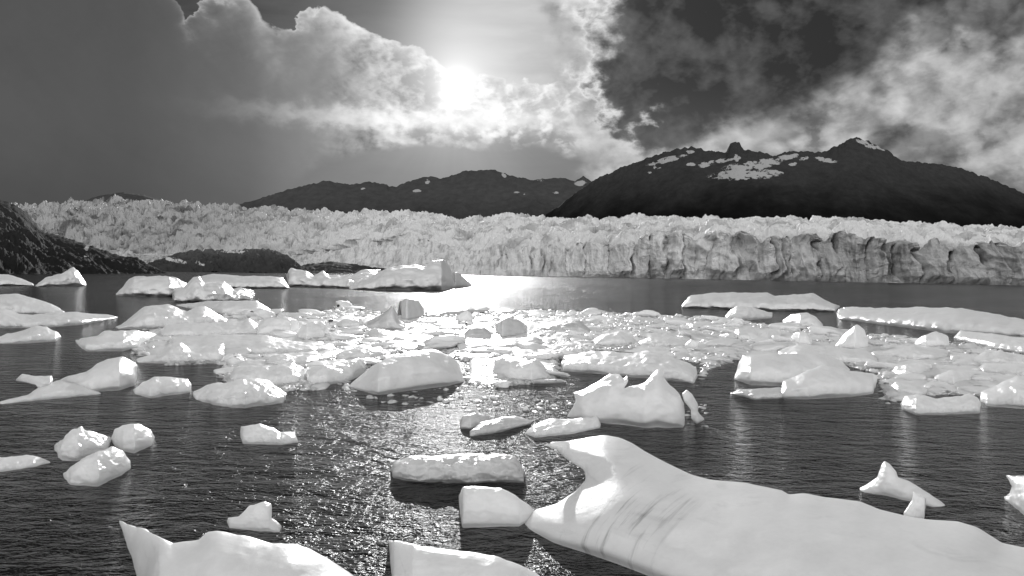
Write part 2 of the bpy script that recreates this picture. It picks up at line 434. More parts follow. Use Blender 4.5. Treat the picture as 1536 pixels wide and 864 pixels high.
far_sil = [(60, 320), (120, 303), (150, 293), (185, 288), (215, 292), (245, 301), (300, 315), (340, 330)]
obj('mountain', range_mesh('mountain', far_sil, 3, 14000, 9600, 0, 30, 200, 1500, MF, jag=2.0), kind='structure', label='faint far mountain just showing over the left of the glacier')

SHORE = rock_material('shore_rock', .022, .038, 5, 40, .06, .8, .5, 1.0, 3.0)
head_sil = [(-260, 250), (-120, 275), (-40, 292), (0, 299), (16, 305), (32, 312), (45, 325), (55, 335), (60, 345), (74, 350), (92, 354), (130, 367), (160, 376), (180, 384), (205, 386), (222, 396), (236, 403), (250, 410)]
hs = range_mesh('headland', head_sil, 1.2, lambda u: np.interp(u, [-260, 60, 250], [560, 640, 640]), lambda u: np.interp(u, [-260, 0, 250], [330, 430, 600]),
                0, 90, 22, 34, SHORE, [(130, 373, 4, 5, 60), (128, 384, 3, 2)], back=250, jag=5, fine=2.6, noisefn=ridge, z0=-1.5)
obj('headland', hs, kind='structure', label='dark rocky headland sloping down to the lake at the left edge')
DEBRIS = rock_material('moraine_debris', .05, .12, 2, 40, .05, .85, .62, 1.0, 3.0)
mo_sil = [(205, 400), (230, 392), (262, 380), (300, 374), (340, 375), (380, 373), (405, 374), (425, 380), (440, 388), (452, 400), (462, 408)]
ms = range_mesh('moraine', mo_sil, 1.2, 980, 860, 0, 70, 20, 30, DEBRIS, [(240, 376, 30, 5, -8), (262, 390, 22, 4, 14), (300, 395, 10, 3, 20), (350, 377, 26, 3)], back=150, jag=7, fine=3.5, z0=-1)
obj('moraine', ms, kind='structure', label='dark ridge of debris at the foot of the glacier on the left')
mo2 = [(430, 405), (460, 396), (500, 392), (530, 396), (570, 402), (610, 408)]
obj('moraine', range_mesh('moraine', mo2, 1.2, 990, 900, 0, 30, 4, 22, DEBRIS, back=60, jag=3, fine=1, z0=-1), kind='structure',
    label='low grey debris bank at the water behind the large peaked iceberg')

# ------------------------------------------------------------------ glacier
crest = [(-260, 322), (40, 309), (100, 304), (200, 304), (330, 309), (400, 315), (520, 319), (700, 327), (760, 323), (850, 330), (940, 325), (1100, 331), (1200, 330), (1400, 339), (1536, 346), (1760, 354)]
facetop = [(-260, 396), (120, 380), (230, 385), (330, 382), (440, 376), (520, 362), (600, 352), (700, 372), (800, 366), (900, 362), (960, 350), (1010, 344), (1130, 346), (1170, 352), (1250, 348), (1370, 352), (1420, 360), (1536, 354), (1760, 362)]
Dface = [(-260, 1250), (440, 1130), (600, 1060), (700, 1040), (950, 880), (1250, 745), (1536, 640), (1760, 590)]
u = np.arange(-240, 1745, 1.25); nc = len(u)
vc = interp(crest, u) + 5 * fbm(np.stack([u * .05, u * 0, u * 0 + 21], 1), 4, .6) + 4 * fbm(np.stack([u * .012, u * 0, u * 0 + 27], 1), 2); vf = interp(facetop, u); D0 = interp(Dface, u)
vf = vf + 5 * fbm(np.stack([u * .02, u * 0, u * 0], 1), 3) * np.interp(u, [0, 900], [1.5, 1])
ftop = at(u, vf, D0)
nf, nt = 46, 130
Vf = []
lean_all = np.interp(u, [300, 560, 960], [150, 110, 10])
def seracs(xx, Y):
    p = np.stack([xx, Y, np.full(len(xx), .37)], 1)
    q = p + 14 * np.stack([fbm(p / np.array([40, 50, 1]), 2), fbm(p / np.array([40, 50, 1]) + 9, 2), 0 * xx], 1)
    big = fbm(p / np.array([130, 120, 1]) + 5, 3) * 16
    sp = ridge(q / np.array([105, 40, 1]), 5, .6)
    f1, f2, idv = cell(q / np.array([34, 19, 1]))
    bl = (idv - .5) * 13.0 + np.clip((f2 - f1) * 2.2, 0, 1) * 7.0 - f1 * 7
    f1, f2, id2 = cell(q / np.array([6, 8, 1]) + 40)
    bl += (id2 - .5) * 4.5 - f1 * 3
    q2 = q / np.array([62, 26, 1]) + 70
    f1, f2, _i = cell(q2); bl -= 14 * np.clip(1 - (f2 - f1) / .14, 0, 1)
    q2 = np.stack([(p[:, 0] + .5 * p[:, 1]) / 30, (p[:, 1] - .3 * p[:, 0]) / 80, p[:, 2]], 1) + 30
    f1, f2, _i = cell(q2); bl -= 4 * np.clip(1 - (f2 - f1) / .12, 0, 1)
    return big, sp * 14 - 3, bl
jag = 9 * fbm(np.stack([u * .035, u * 0, u * 0 + 4], 1), 4, .62) - 9 * np.clip(ridge(np.stack([u * .021, u * 0, u * 0 + 8], 1), 2) - .55, 0, 1) * -3
vf = vf + jag * np.interp(u, [700, 1000], [.2, 1])
ftop = at(u, vf, D0)
for k in range(nf + 1):
    tt = k / nf
    z = -2 + (ftop[:, 2] + 2) * tt
    lean = lean_all * tt ** 1.2
    Y = D0 + lean
    xx = ftop[:, 0] * 1.0
    wsh = np.interp(u, [560, 960], [.25, 1])
    p = np.stack([xx, D0 * .3, z], 1)
    w3 = np.stack([fbm(p / 22, 3) * 7, 0 * xx, fbm(p / 30 + 8, 3) * 12], 1)
    flute = ridge((p + w3) / np.array([20, 60, 120]), 4, .6) * 9.0 + fbm(p / np.array([60, 80, 70]), 3) * 22 + ridge((p + w3) / np.array([7, 20, 22]), 3) * 2.0
    lump = ridge((p + w3) / np.array([34, 40, 26]) + 3, 4, .55) * 8
    low = np.clip(1 - tt * 1.6, 0, 1)                      # fallen ice apron at the foot
    cr = cell(np.stack([(p[:, 0] + w3[:, 0] * 1.6) / 17, z / 900 + 0 * xx, 0 * xx + .5], 1)); crk = np.clip(1 - (cr[1] - cr[0]) / .22, 0, 1)
    flute = flute + (cr[2] - .5) * 8 - 15 * crk * np.clip(fbm(np.stack([xx / 40, z / 30, 0 * xx + 7], 1), 3) * 3 + .35 + tt * .4, 0, 1) + ridge((p + w3) / np.array([24, 30, 17]) + 5, 4, .6) * 4
    out = flute * wsh + lump * (1 - wsh) + low * 9 * (fbm(np.stack([xx / 60, 0 * xx, 0 * xx + 2], 1), 3) + .35)
    bg, sp, bl = seracs(xx, Y + 60)
    zz = z + (sp * .8 + bl * .7) * (1 - wsh) * min(1, tt * 3) * .9
    Vf.append(np.stack([xx, Y - out * min(1, tt * 4 + .15), zz], 1))
Vt = []
dep = np.interp(u, [-240, 500, 1000, 1745], [560, 480, 330, 300])
for k in range(nt + 1):
    tt = (k / nt)
    Y = D0 + lean_all + dep * tt ** 1.25
    v = vf + (vc - vf) * (1 - (1 - tt) ** 1.35)
    p0 = at(u, v, Y); xx = p0[:, 0]; z = p0[:, 2]
    bg, sp, bl = seracs(xx, Y)
    wf = min(1, tt * 10 + .35)
    a_ = np.interp(u, [0, 600, 1000], [1.25, .8, .55])
    z = z + (sp + bl + bg * np.interp(u, [300, 800], [1.0, .4]) * min(1, 4 * tt)) * a_ * wf - 3
    Vt.append(np.stack([xx, Y, z], 1))
# butt the two sheets on a shared row
mid = Vt[0].copy(); mid[:, 1] = Vf[-1][:, 1] + 1.5
Vf[-1] = mid; Vt[0] = mid.copy()
for k in range(nf):   # ease the face up to the shared row
    w = max(0, (k / nf - .55) / .45) ** 1.5
    Vf[k][:, 2] += (mid[:, 2] - ftop[:, 2]) * w
last = Vt[-1].copy(); last[:, 2] = -5; last[:, 1] += 120; Vt.append(last)

def glacier_mat(name, face):
    mt, t, b = material(name); P, (x, y, z) = pos(t)
    a = noise(t, P, .022, 6, .65, .6); f = noise(t, P, .25, 7, .65)
    st = noise(t, vec(t, x * .16, y * .05, z * .022), 1.0, 6, .62, .5)
    c = (f - .5) * .35 + .84
    if face:
        c = c - st.ss(.44, .70) * .36 - a.ss(.45, .7) * .10
        lb = noise(t, vec(t, x * .03, y * .03, z * .12), 1.0, 5, .6, .8).ss(.50, .70)
        c = c - lb * (z.ss(14, 30) * -1.0 + 1.0) * .18
        # dirty ice towards the left shore and darker colour towards the far right end
        c = c - ((x + (a - .5) * 300).ss(-420, -200) * -1.0 + 1.0) * .22 - (x + (a - .5) * 260).ss(180, 330) * .28
    else:
        c = c - a.ss(.47, .66) * .34 - f.ss(.52, .75) * .22  # dirt tone plus dark patches that put relief shade into the colour
        c = c - ((x + (a - .5) * 300).ss(-620, -200) * -1.0 + 1.0) * .36
    setc(t, b, c.max(.12).min(.9)); b.inputs['Roughness'].default_value = .6; b.inputs['Specular IOR Level'].default_value = .25
    bump(t, b, f * .7 + st * .5, 1.0, 3.0)
    return mt
gl = bpy.data.objects.new('glacier', None); COL.objects.link(gl); gl.location = (0, 800, 0)
gl['kind'] = 'structure'; gl['label'] = 'wide white glacier with a fluted ice cliff and a jagged field of seracs'
def child_mesh(me, name, parent, **k):
    o = obj(name, me, parent, **k); o.matrix_parent_inverse = Matrix.Translation(-Vector(parent.location)); return o
child_mesh(mesh('ice_cliff', np.concatenate(Vf), grid_faces(nf + 1, nc), glacier_mat('cliff_ice', True), smooth=False), 'ice_cliff', gl)
child_mesh(mesh('serac_field', np.concatenate(Vt), grid_faces(nt + 2, nc), glacier_mat('serac_ice', False), smooth=False), 'serac_field', gl)

# ------------------------------------------------------------------ icebergs
def sdf_poly(px, py, poly):
    n = len(poly); best = np.full(px.shape, 1e18); inside = np.zeros(px.shape, bool)
    for i in range(n):
        ax, ay = poly[i]; bx, by = poly[(i + 1) % n]
        ex, ey = bx - ax, by - ay; L = ex * ex + ey * ey + 1e-9
        tt = np.clip(((px - ax) * ex + (py - ay) * ey) / L, 0, 1)
        best = np.minimum(best, (px - ax - ex * tt) ** 2 + (py - ay - ey * tt) ** 2)
        if ay != by:
            c = ((ay > py) != (by > py)) & (px < (bx - ax) * (py - ay) / (by - ay) + ax)
            inside ^= c
    s = np.sqrt(best); return np.where(inside, s, -s)
def lower_hull(poly):
    """image-lower hull (largest v) from leftmost to rightmost point"""
    pts = sorted(set(poly)); h = []
    for p in pts:
        while len(h) >= 2 and (h[-1][0] - h[-2][0]) * (p[1] - h[-2][1]) - (h[-1][1] - h[-2][1]) * (p[0] - h[-2][0]) >= 0: h.pop()
        h.append(p)
    return h
def surface_nets(Fv):
    s = Fv > 0
    nx, ny, nz = Fv.shape
    acc = np.zeros((nx - 1, ny - 1, nz - 1, 3)); cnt = np.zeros((nx - 1, ny - 1, nz - 1))
    base = np.indices((nx - 1, ny - 1, nz - 1)).transpose(1, 2, 3, 0).astype(float)
    sl_ = lambda o: tuple(slice(o[k], o[k] + n_ - 1) for k, n_ in enumerate((nx, ny, nz)))
    for ax in range(3):
        for a in (0, 1):
            for b_ in (0, 1):
                o0 = [0, 0, 0]; others = [k for k in range(3) if k != ax]
                o0[others[0]] = a; o0[others[1]] = b_
                o1 = list(o0); o1[ax] = 1
                A0, A1 = Fv[sl_(o0)], Fv[sl_(o1)]
                cr = (A0 > 0) != (A1 > 0)
                tt = np.where(cr, A0 / np.where(cr, A0 - A1, 1), 0)
                for k in range(3):
                    acc[..., k] += cr * (o0[k] + (tt if k == ax else 0))
                cnt += cr
    act = cnt > 0
    idx = np.full(act.shape, -1); idx[act] = np.arange(act.sum())
    V = base[act] + acc[act] / cnt[act][:, None]
    faces = []
    for ax in range(3):
        o = [k for k in range(3) if k != ax]
        i0 = [slice(1, -1)] * 3; i0[ax] = slice(0, -1) if False else slice(0, Fv.shape[ax] - 1)
        i1 = list(i0); i1[ax] = slice(1, Fv.shape[ax])
        a0, a1 = s[tuple(i0)], s[tuple(i1)]
        ch = np.argwhere(a0 != a1)
        if not len(ch): continue
        flip = a0[tuple(ch.T)]
        g = ch.copy(); g[:, o[0]] += 1; g[:, o[1]] += 1     # grid coordinates of the edge start
        def cidx(d0, d1):
            c = g.copy(); c[:, o[0]] += d0; c[:, o[1]] += d1; return idx[tuple(c.T)]
        qd = np.stack([cidx(-1, -1), cidx(0, -1), cidx(0, 0), cidx(-1, 0)], 1)
        if ax == 1: flip = ~flip
        qd[~flip] = qd[~flip][:, ::-1]
        faces.append(qd)
    return V, np.concatenate(faces)

NB = [0]
def berg(poly, label, a=.62, ff=.45, depth=.5, rnd=.5, rough=1.0, under=.05, sm=.06, mat=None, group=None, cat='iceberg', name='iceberg', parent=None, res=1.0, base=None):
    NB[0] += 1; seed = NB[0] * 13.37
    poly = [(float(p[0]), float(p[1])) for p in poly]
    hull = base or lower_hull(poly)
    us = [p[0] for p in poly]; vs = [p[1] for p in poly]
    u0, u1, v0, v1 = min(us), max(us), min(vs), max(vs)
    Wp, Hp = u1 - u0, v1 - v0
    hu = [p[0] for p in hull]; hv = [p[1] for p in hull]
    hb = lambda q: np.interp(q, hu, hv)
    Dm = float(ground_y([(u0 + u1) / 2], [hb((u0 + u1) / 2)])[0]); mpp = Dm / F
    ext = max(5.0, .3 * Hp, .25 / mpp); ext = min(ext, 60)
    cx = (u0 + u1) / 2
    # outline with its foot pushed under the water
    if base is None:
        iL = poly.index(hull[0]); iR = poly.index(hull[-1])
        # order: polygons run clockwise in the picture (left, over the top, right, back along the waterline)
        chain = []; i = iL
        while True:
            chain.append(poly[i])
            if i == iR: break
            i = (i + 1) % len(poly)
        # keep concave parts of the waterline between hull points out: the foot follows the hull
        foot = [(cx + (p[0] - cx) * .97, p[1] + ext) for p in hull][::-1]
        P2 = chain + foot
    else:
        P2 = poly
    # jitter the long straight edges a little
    Q = []
    for i in range(len(P2)):
        p, q = np.array(P2[i]), np.array(P2[(i + 1) % len(P2)]); L = np.linalg.norm(q - p); k = max(1, int(L / 9))
        for j in range(k): Q.append(p + (q - p) * j / k)
    Q = np.array(Q)
    jt = min(2.2, .035 * Hp + .25) * rough
    Q[:, 0] += jt * gn(np.stack([Q[:, 0] * .13 + seed, Q[:, 1] * .13, Q[:, 0] * 0], 1))
    Q[:, 1] += jt * 1.1 * gn(np.stack([Q[:, 0] * .13, Q[:, 1] * .13 + seed, Q[:, 0] * 0 + 9], 1))
    wm = Wp * mpp
    su = max(1.25, Wp / 150) * res; sv = max(.9, min(su, (Hp + ext) / 26)) * res
    U = np.arange(u0 - 3 * su, u1 + 3.1 * su, su); Vv = np.arange(v0 - 3 * sv, v1 + ext + 3.1 * sv, sv)
    gU, gV = np.meshgrid(U, Vv, indexing='ij')
    sd_ = sdf_poly(gU, gV, [tuple(p) for p in Q]) * mpp
    # column heights
    inside = sd_ > 0
    colh = np.array([hb(U[i]) - (Vv[inside[i]].min() if inside[i].any() else hb(U[i]) - 1) for i in range(len(U))])
    colh = np.clip(colh, 1.5, None)
    kk = max(1, int(sm * len(U))); ker = np.hanning(2 * kk + 3); ker /= ker.sum()
    colh = np.convolve(np.pad(colh, kk + 1, mode='edge'), ker, mode='valid')[:len(U)]
    hbU = hb(U); DU = ground_y(U, hbU)
    zf = colh * DU / F
    d = ray(U, hbU - colh)[:, 2]
    y2 = np.where(d < -1e-3, (CAMZ - a * zf) / np.maximum(-d, 1e-3) - DU, 1e6)
    y2 = np.clip(y2, .12 * zf, np.maximum(.45 * wm, .3 * zf)); y2 = np.minimum(y2, 1.0 * wm)
    y2 = np.convolve(np.pad(y2, kk + 1, mode='edge'), ker, mode='valid')[:len(U)]
    Tb = depth * wm * .6 + .25 * zf.max()
    ymax = y2.max() + Tb
    ny = int(np.clip(ymax / (mpp * su * 1.3), 14, 34)); sy = ymax / (ny - 6)
    Yv = (np.arange(ny) - 3) * sy
    q = (hbU[:, None] - gV) / colh[:, None]
    qq = np.clip(q, 0, 1.15)
    g_ = np.where(qq < ff, .14 * qq / ff, .14 + .86 * (np.clip((qq - ff) / (1 - ff), 0, 2)) ** 1.25)
    yf = y2[:, None] * g_ + (.32 * (zf[:, None]) + under * min(wm, 6 * zf.max())) * np.clip(1 - (q + .02) / .17, 0, 1)
    pn = np.stack([gU.ravel() * mpp + seed, gV.ravel() * mpp, np.zeros(gU.size)], 1) / max(.25 * zf.max(), .12)
    yf = yf + (fbm(pn * np.array([.6, 1, 1]), 3).reshape(gU.shape)) * .22 * min(zf.max(), .3 * wm) * rough
    Rr = rnd * min(.5 * zf.max(), .5 * Tb, .25 * wm) + 1e-4
    tfront = (Yv[None, None] - yf[..., None]); tback = (y2[:, None, None] + Tb - Yv[None, None])
    tt = np.minimum(tfront, tback)
    s3 = sd_[..., None]
    Fv = Rr - np.sqrt(np.maximum(Rr - s3, 0) ** 2 + np.maximum(Rr - tt, 0) ** 2)
    Fv = np.where((s3 > Rr) & (tt > Rr), np.minimum(s3, tt), Fv)
    V, Fc = surface_nets(Fv)
    uu = U[0] + V[:, 0] * su; vv = Vv[0] + V[:, 1] * sv; yy = Yv[0] + V[:, 2] * sy
    Pw = at(uu, vv, ground_y(uu, hb(uu)) + yy)
    # sculpt
    size = max(min(zf.max(), .35 * wm), .08)
    pp = Pw + seed
    dv = np.stack([fbm(pp / (size * .7) + k * 50, 3, .5) for k in range(3)], 1) * size * .085 * rough
    rv = ridge(pp / (size * 1.1) + 77, 3, .5) * size * .05 * rough
    dv[:, 2] += rv * .6; dv[:, 1] -= rv
    dv[:, 0] *= .6
    Pw = Pw + dv
    c = np.array([Pw[:, 0].mean(), Pw[:, 1].mean(), 0])
    me = mesh(name, Pw - c, Fc, mat or ICE)
    return obj(name, me, parent, label, cat, group, loc=tuple(c))

# every iceberg: outline in the photograph (clockwise from its left tip), label, options
B = []
def b(poly, label, **k): B.append((poly, label, k))
# far row
b([(-40,413),(0,412),(17,413),(38,420),(51,427),(50,429),(-40,429)], 'low white floe at the left edge, in front of the dark headland', mat=ICE_FAR)
b([(53,428),(69,416),(92,411),(104,404),(110,401),(117,407),(124,417),(130,427),(129,429),(54,430)], 'small pointed white iceberg standing alone in front of the dark headland', mat=ICE_FAR, a=.8)
b([(174,443),(185,430),(194,419),(202,416),(249,414.6),(260,417),(282,426),(284,444),(254,446),(202,445)], 'flat topped white iceberg with sloping left end, right of the pointed one', mat=ICE_FAR, a=.8)
b([(295,417),(318,411),(361,414.6),(405,414.6),(425,417),(432,428),(434,433),(347,433),(300,432)], 'long low white floe with a blunt right end near the debris ridge', mat=ICE_FAR, a=.75)
b([(255,434),(275,432),(289,419),(298,416),(307,426),(321,427),(337,424),(350,433),(379,437),(382,443),(376,451),(320,455),(262,453)], 'angular white iceberg with two humps and a toothed right end on the left', mat=ICE_FAR, rough=1.4, a=.7)
b([(429,413),(436,403),(460,408),(472,415),(485,407),(493,414),(529,414),(545,406),(571,405),(571,432),(523,433),(433,430)], 'low white iceberg with small points joining the left end of the big peaked one', mat=ICE_FAR, rough=1.4, a=.8)
b([(523,432),(550,417),(580,404),(592,400.5),(622,399),(637,401),(649,392.5),(669,391),(676,405),(677,412),(684,432),(663,436),(580,436),(524,434)], 'largest iceberg before the glacier, long grey slope rising to a rounded peak', mat=ICE_FAR, a=.95, depth=.35)
b([(676,412),(680,408),(688,409),(697,418),(708,427),(707,430),(682,432)], 'small pale wedge of ice at the right foot of the large peaked iceberg', mat=ICE_FAR)
b([(1022,459),(1035,443),(1091,439),(1151,440),(1162,445),(1219,440),(1238,450),(1260,460),(1252,468),(1162,467),(1022,462)], 'long flat tabular iceberg standing clear on the right, dark line below it', mat=ICE_FAR, a=.85, depth=.3)
# left group
b([(-60,446),(0,443),(29,442),(52,448),(78,457),(97,468),(97,473),(-60,476)], 'broad smooth slab tapering right, at the left edge behind a thinner floe', mat=ICE)
b([(-60,460),(0,462),(15,467),(30,473),(97,470),(116,468),(136,472),(162,472),(178,475),(177,477),(145,482),(124,488),(87,491),(23,493),(-60,494)], 'thin ragged floe at the left edge with a long pointed tip to the right', mat=ICE, a=.5, rough=1.3)
b([(-50,512),(0,505),(20,500),(43,494),(55,489),(70,491),(87,499),(92,506),(84,513),(40,516),(-50,517)], 'humped white floe at the left edge, below the ragged pointed floe', mat=ICE)
b([(263,458),(290,455),(312,452),(362,452),(385,452),(405,464),(416,474),(385,475),(333,473),(289,464)], 'slanting white slab sloping down to the right under the two humped iceberg', mat=ICE, a=.55)
b([(174,492),(191,482),(217,459.5),(252,457),(263,461),(281,468),(295,461),(307,459),(321,468),(341,480),(341,485),(275,491),(231,495),(179,494)], 'twin humped white iceberg with a long left slope above the long bar floe', mat=ICE, a=.7)
b([(240,502),(249,488),(260,485.5),(304,485.5),(341,484),(362,484),(373,477),(385,486),(395,492),(394,502),(376,500),(289,506),(240,505)], 'long grey fronted bar of ice with a small knob on its right', mat=ICE, a=.6, depth=.3)
b([(385,489),(397,480),(410,477),(427,475),(445,480),(451,492),(436,505),(385,504)], 'rounded white block at the right end of the long bar floe', mat=ICE)
b([(112,511),(145,504),(156,497),(202,496),(226,499),(238,503),(223,510),(208,522),(185,528),(130,528),(121,522),(125,515),(116,513)], 'two tiered flat floe left of the lumpy floe, dark water around', mat=ICE, a=.5)
b([(249,514),(260,507),(295,505),(321,501),(362,504),(400,503),(424,510),(454,514),(499,517),(507,527),(460,532),(400,535),(341,533),(260,530)], 'long smooth floe stretching behind the lumpy one in the left pack', mat=ICE, a=.55, depth=.3)
b([(205,541),(220,535),(237,534),(254,518),(272,515),(285,526),(306,524),(321,516),(336,517),(341,531),(334,542),(289,546),(249,547),(207,544)], 'lumpy white floe with three knobs and a thin left tip over dark water', mat=ICE, rough=1.6)
b([(503,531),(532,523),(568,521),(589,531),(556,540),(503,541)], 'wedge shaped grey bar of ice with dark lower edge, left of the largest floe', mat=ICE)
b([(393,543),(411,533),(427,532),(445,536),(480,530),(499,528),(505,533),(497,541),(460,551),(400,550)], 'thin white crusty floe lying in front of the long smooth floe', mat=ICE, rough=1.3)
b([(81,574),(101,566),(130,559),(145,547),(162,540),(185,536),(194,539),(207,549),(203,556),(205,570),(203,580),(179,588),(140,590),(100,588)], 'tall whaleback iceberg with a blunt broken right end on the left', mat=ICE, a=.85, rough=.8)
b([(0,603),(23,597),(43,592),(58,582),(78,574),(98,571),(116,573),(133,581),(152,590),(151,592),(101,598),(52,602),(0,607)], 'low smooth mound of ice lying before the tall whaleback iceberg', mat=ICE, a=.6, rough=.7)
b([(22,572),(33,562),(56,564),(78,565),(80,572),(70,582),(60,586),(54,577),(40,573)], 'small arrow shaped slab poking out left behind the smooth mound', mat=ICE, base=[(22,592),(80,592)], rnd=.3, depth=.3)
b([(200,586),(214,574),(231,566),(260,565),(282,568),(288,578),(285,590),(246,596),(226,599),(203,592)], 'rounded boulder of ice just right of the tall whaleback iceberg', mat=ICE, a=.7)
b([(289,588),(312,579),(347,573),(367,568),(405,574),(416,583),(430,592),(424,606),(367,615),(318,609),(292,599)], 'wide crumbly white floe with a jagged right end, right of the ice boulder', mat=ICE, rough=1.5)
b([(343,572),(351,551),(376,549),(405,549),(439,544),(455,552),(458,573),(440,578),(415,580),(380,577)], 'flat block of ice with a sharp upper left corner behind the crumbly floe', mat=ICE)
b([(460,556),(472,550),(499,546),(514,546),(538,537),(550,546),(549,560),(529,571),(490,580),(461,577)], 'pale block with a small spike between the flat block and the largest mid floe', mat=ICE, rough=1.3)
# centre pack
b([(524,578),(538,567),(559,549),(580,537),(616,527),(649,525),(678,536),(688,546),(694,567),(699,573),(672,582),(610,590),(568,596),(560,588),(524,583)], 'largest smooth floe in the middle pack, tilted with a deep dark edge below', mat=ICE, a=.7, rough=.6, under=.12)
b([(738,560),(741,541),(756,536),(783,544),(804,540),(815,548),(825,561),(828,568),(798,574),(765,572),(738,564)], 'slab with a curved top and notch standing right of the sun glitter', mat=ICE, under=.1)
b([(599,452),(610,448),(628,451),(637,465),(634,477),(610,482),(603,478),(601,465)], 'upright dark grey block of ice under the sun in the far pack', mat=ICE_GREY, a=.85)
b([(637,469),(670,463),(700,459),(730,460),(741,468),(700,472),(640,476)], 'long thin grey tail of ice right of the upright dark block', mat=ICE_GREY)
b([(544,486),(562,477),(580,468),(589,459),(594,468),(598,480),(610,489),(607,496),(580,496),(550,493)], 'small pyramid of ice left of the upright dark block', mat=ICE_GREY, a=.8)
b([(440,507),(452,489),(470,483),(490,482),(499,494),(487,510),(460,512)], 'domed white block in the pack above the thin crusty floe', mat=ICE)
b([(496,489),(520,477),(541,477),(550,486),(538,493),(514,494)], 'flat pale chip of ice left of the small pyramid', mat=ICE)
b([(541,502),(562,493),(592,499),(634,510),(610,514),(568,511)], 'thin grey sliver of ice pointing right above the largest mid floe', mat=ICE)
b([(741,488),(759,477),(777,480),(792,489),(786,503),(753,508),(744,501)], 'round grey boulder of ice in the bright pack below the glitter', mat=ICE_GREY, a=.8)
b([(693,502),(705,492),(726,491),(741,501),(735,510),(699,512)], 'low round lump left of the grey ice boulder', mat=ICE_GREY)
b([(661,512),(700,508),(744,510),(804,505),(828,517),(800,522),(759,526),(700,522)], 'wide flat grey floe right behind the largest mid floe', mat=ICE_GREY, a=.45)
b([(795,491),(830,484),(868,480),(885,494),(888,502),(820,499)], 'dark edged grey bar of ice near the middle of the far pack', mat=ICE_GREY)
b([(840,546),(846,536),(879,529),(910,527),(940,531),(973,528),(998,532),(1020,540),(1042,551),(1047,566),(1040,577),(1005,562),(900,561),(845,558)], 'long grey fronted shelf of ice behind the twin horned iceberg', mat=ICE, a=.6, under=.12)
b([(886,512),(905,503),(930,497),(948,505),(960,516),(930,520),(892,520)], 'small pale mound in the pack above the long grey shelf', mat=ICE)
b([(955,513),(975,506),(1010,508),(1042,512),(1040,520),(1000,523),(960,520)], 'thin flat plate of ice right of the small pale mound', mat=ICE)
b([(1097,508),(1103,494),(1126,494),(1138,499),(1155,496),(1169,494),(1172,506),(1151,513),(1108,512)], 'rounded oblong block of ice in the pack below the tabular iceberg', mat=ICE)
# right pack
b([(1087,475),(1097,465),(1106,459),(1136,463),(1159,470),(1158,477),(1120,481),(1088,479)], 'smooth wedge of ice just in front of the tabular iceberg', mat=ICE)
b([(1173,481),(1188,472),(1211,469),(1224,477),(1234,488),(1233,494),(1200,493),(1175,487)], 'rounded pale hump below the right half of the tabular iceberg', mat=ICE)
b([(1253,469),(1262,461),(1313,462),(1376,461),(1440,463),(1491,472),(1534,480),(1620,494),(1620,512),(1534,505),(1465,501),(1415,500),(1340,488),(1300,484),(1257,479)], 'very long flat floe running out of the frame on the right', mat=ICE, a=.55, depth=.25)
b([(1430,507),(1440,497),(1478,500),(1516,505),(1600,512),(1600,540),(1534,532),(1491,525),(1440,512)], 'grey faced slab at the right edge below the very long floe', mat=ICE)
b([(1249,523),(1269,499),(1285,486),(1297,496),(1303,514),(1302,523),(1282,526)], 'steep little peak of ice in the right pack', mat=ICE, a=.85)
b([(1184,509),(1193,499),(1208,499),(1218,511),(1217,519),(1198,518)], 'small squared knob of ice left of the steep little peak', mat=ICE)
b([(1366,517),(1384,504),(1404,497),(1422,504),(1424,521),(1389,522)], 'rounded white mound right of the steep little peak', mat=ICE)
b([(1165,524),(1200,517),(1240,521),(1300,526),(1322,545),(1260,547),(1200,542),(1168,534)], 'flat pale sheet of ice above the broad right floe', mat=ICE, a=.45)
b([(1300,529),(1340,521),(1370,519),(1425,528),(1421,540),(1370,542),(1310,536)], 'thin grey edged plate in the middle of the right pack', mat=ICE)
b([(1424,545),(1425,532),(1465,536),(1478,527),(1488,530),(1500,525),(1512,532),(1580,540),(1580,552),(1430,547)], 'low crust with three little knobs at the right edge of the pack', mat=ICE, rough=1.4)
b([(1463,553),(1478,545),(1534,545),(1590,552),(1590,572),(1534,566),(1475,562)], 'flat white plate at the right edge above the bright hump', mat=ICE)
b([(1330,562),(1345,549),(1380,543),(1400,548),(1395,560),(1360,570)], 'small plate of ice beside the black gap in the right pack', mat=ICE)
b([(1328,584),(1343,573),(1389,582),(1395,592),(1375,594),(1348,592)], 'low tapering plate just above the blunt log of ice', mat=ICE)
b([(1398,566),(1425,556),(1455,560),(1462,572),(1430,580),(1402,576)], 'small pale plate between the black gap and the right edge hump', mat=ICE)
b([(1100,570),(1108,545),(1113,535),(1151,531),(1236,531),(1262,542),(1275,556),(1240,575),(1190,582),(1126,580)], 'broad level white floe behind the rounded right floe', mat=ICE, a=.5, rough=.6)
b([(1170,586),(1175,573),(1211,556),(1236,548),(1275,557),(1310,562),(1318,566),(1313,578),(1309,593),(1275,598),(1211,602),(1172,600)], 'rounded right floe with a heavy black shadow band on the water beneath', mat=ICE, a=.75, rough=.7, under=.14)
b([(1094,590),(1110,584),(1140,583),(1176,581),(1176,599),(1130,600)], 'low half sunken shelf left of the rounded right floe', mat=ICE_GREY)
b([(1350,607),(1359,594),(1376,592),(1404,598),(1440,595),(1453,590),(1465,597),(1471,606),(1470,622),(1415,624),(1374,625),(1353,616)], 'blunt log of ice with a black undercut on the right', mat=ICE, under=.12, a=.8)
b([(1471,604),(1473,588),(1504,575),(1524,565),(1560,575),(1620,590),(1620,622),(1533,616),(1480,610)], 'bright pointed hump cut by the right edge, beside the blunt log', mat=ICE)
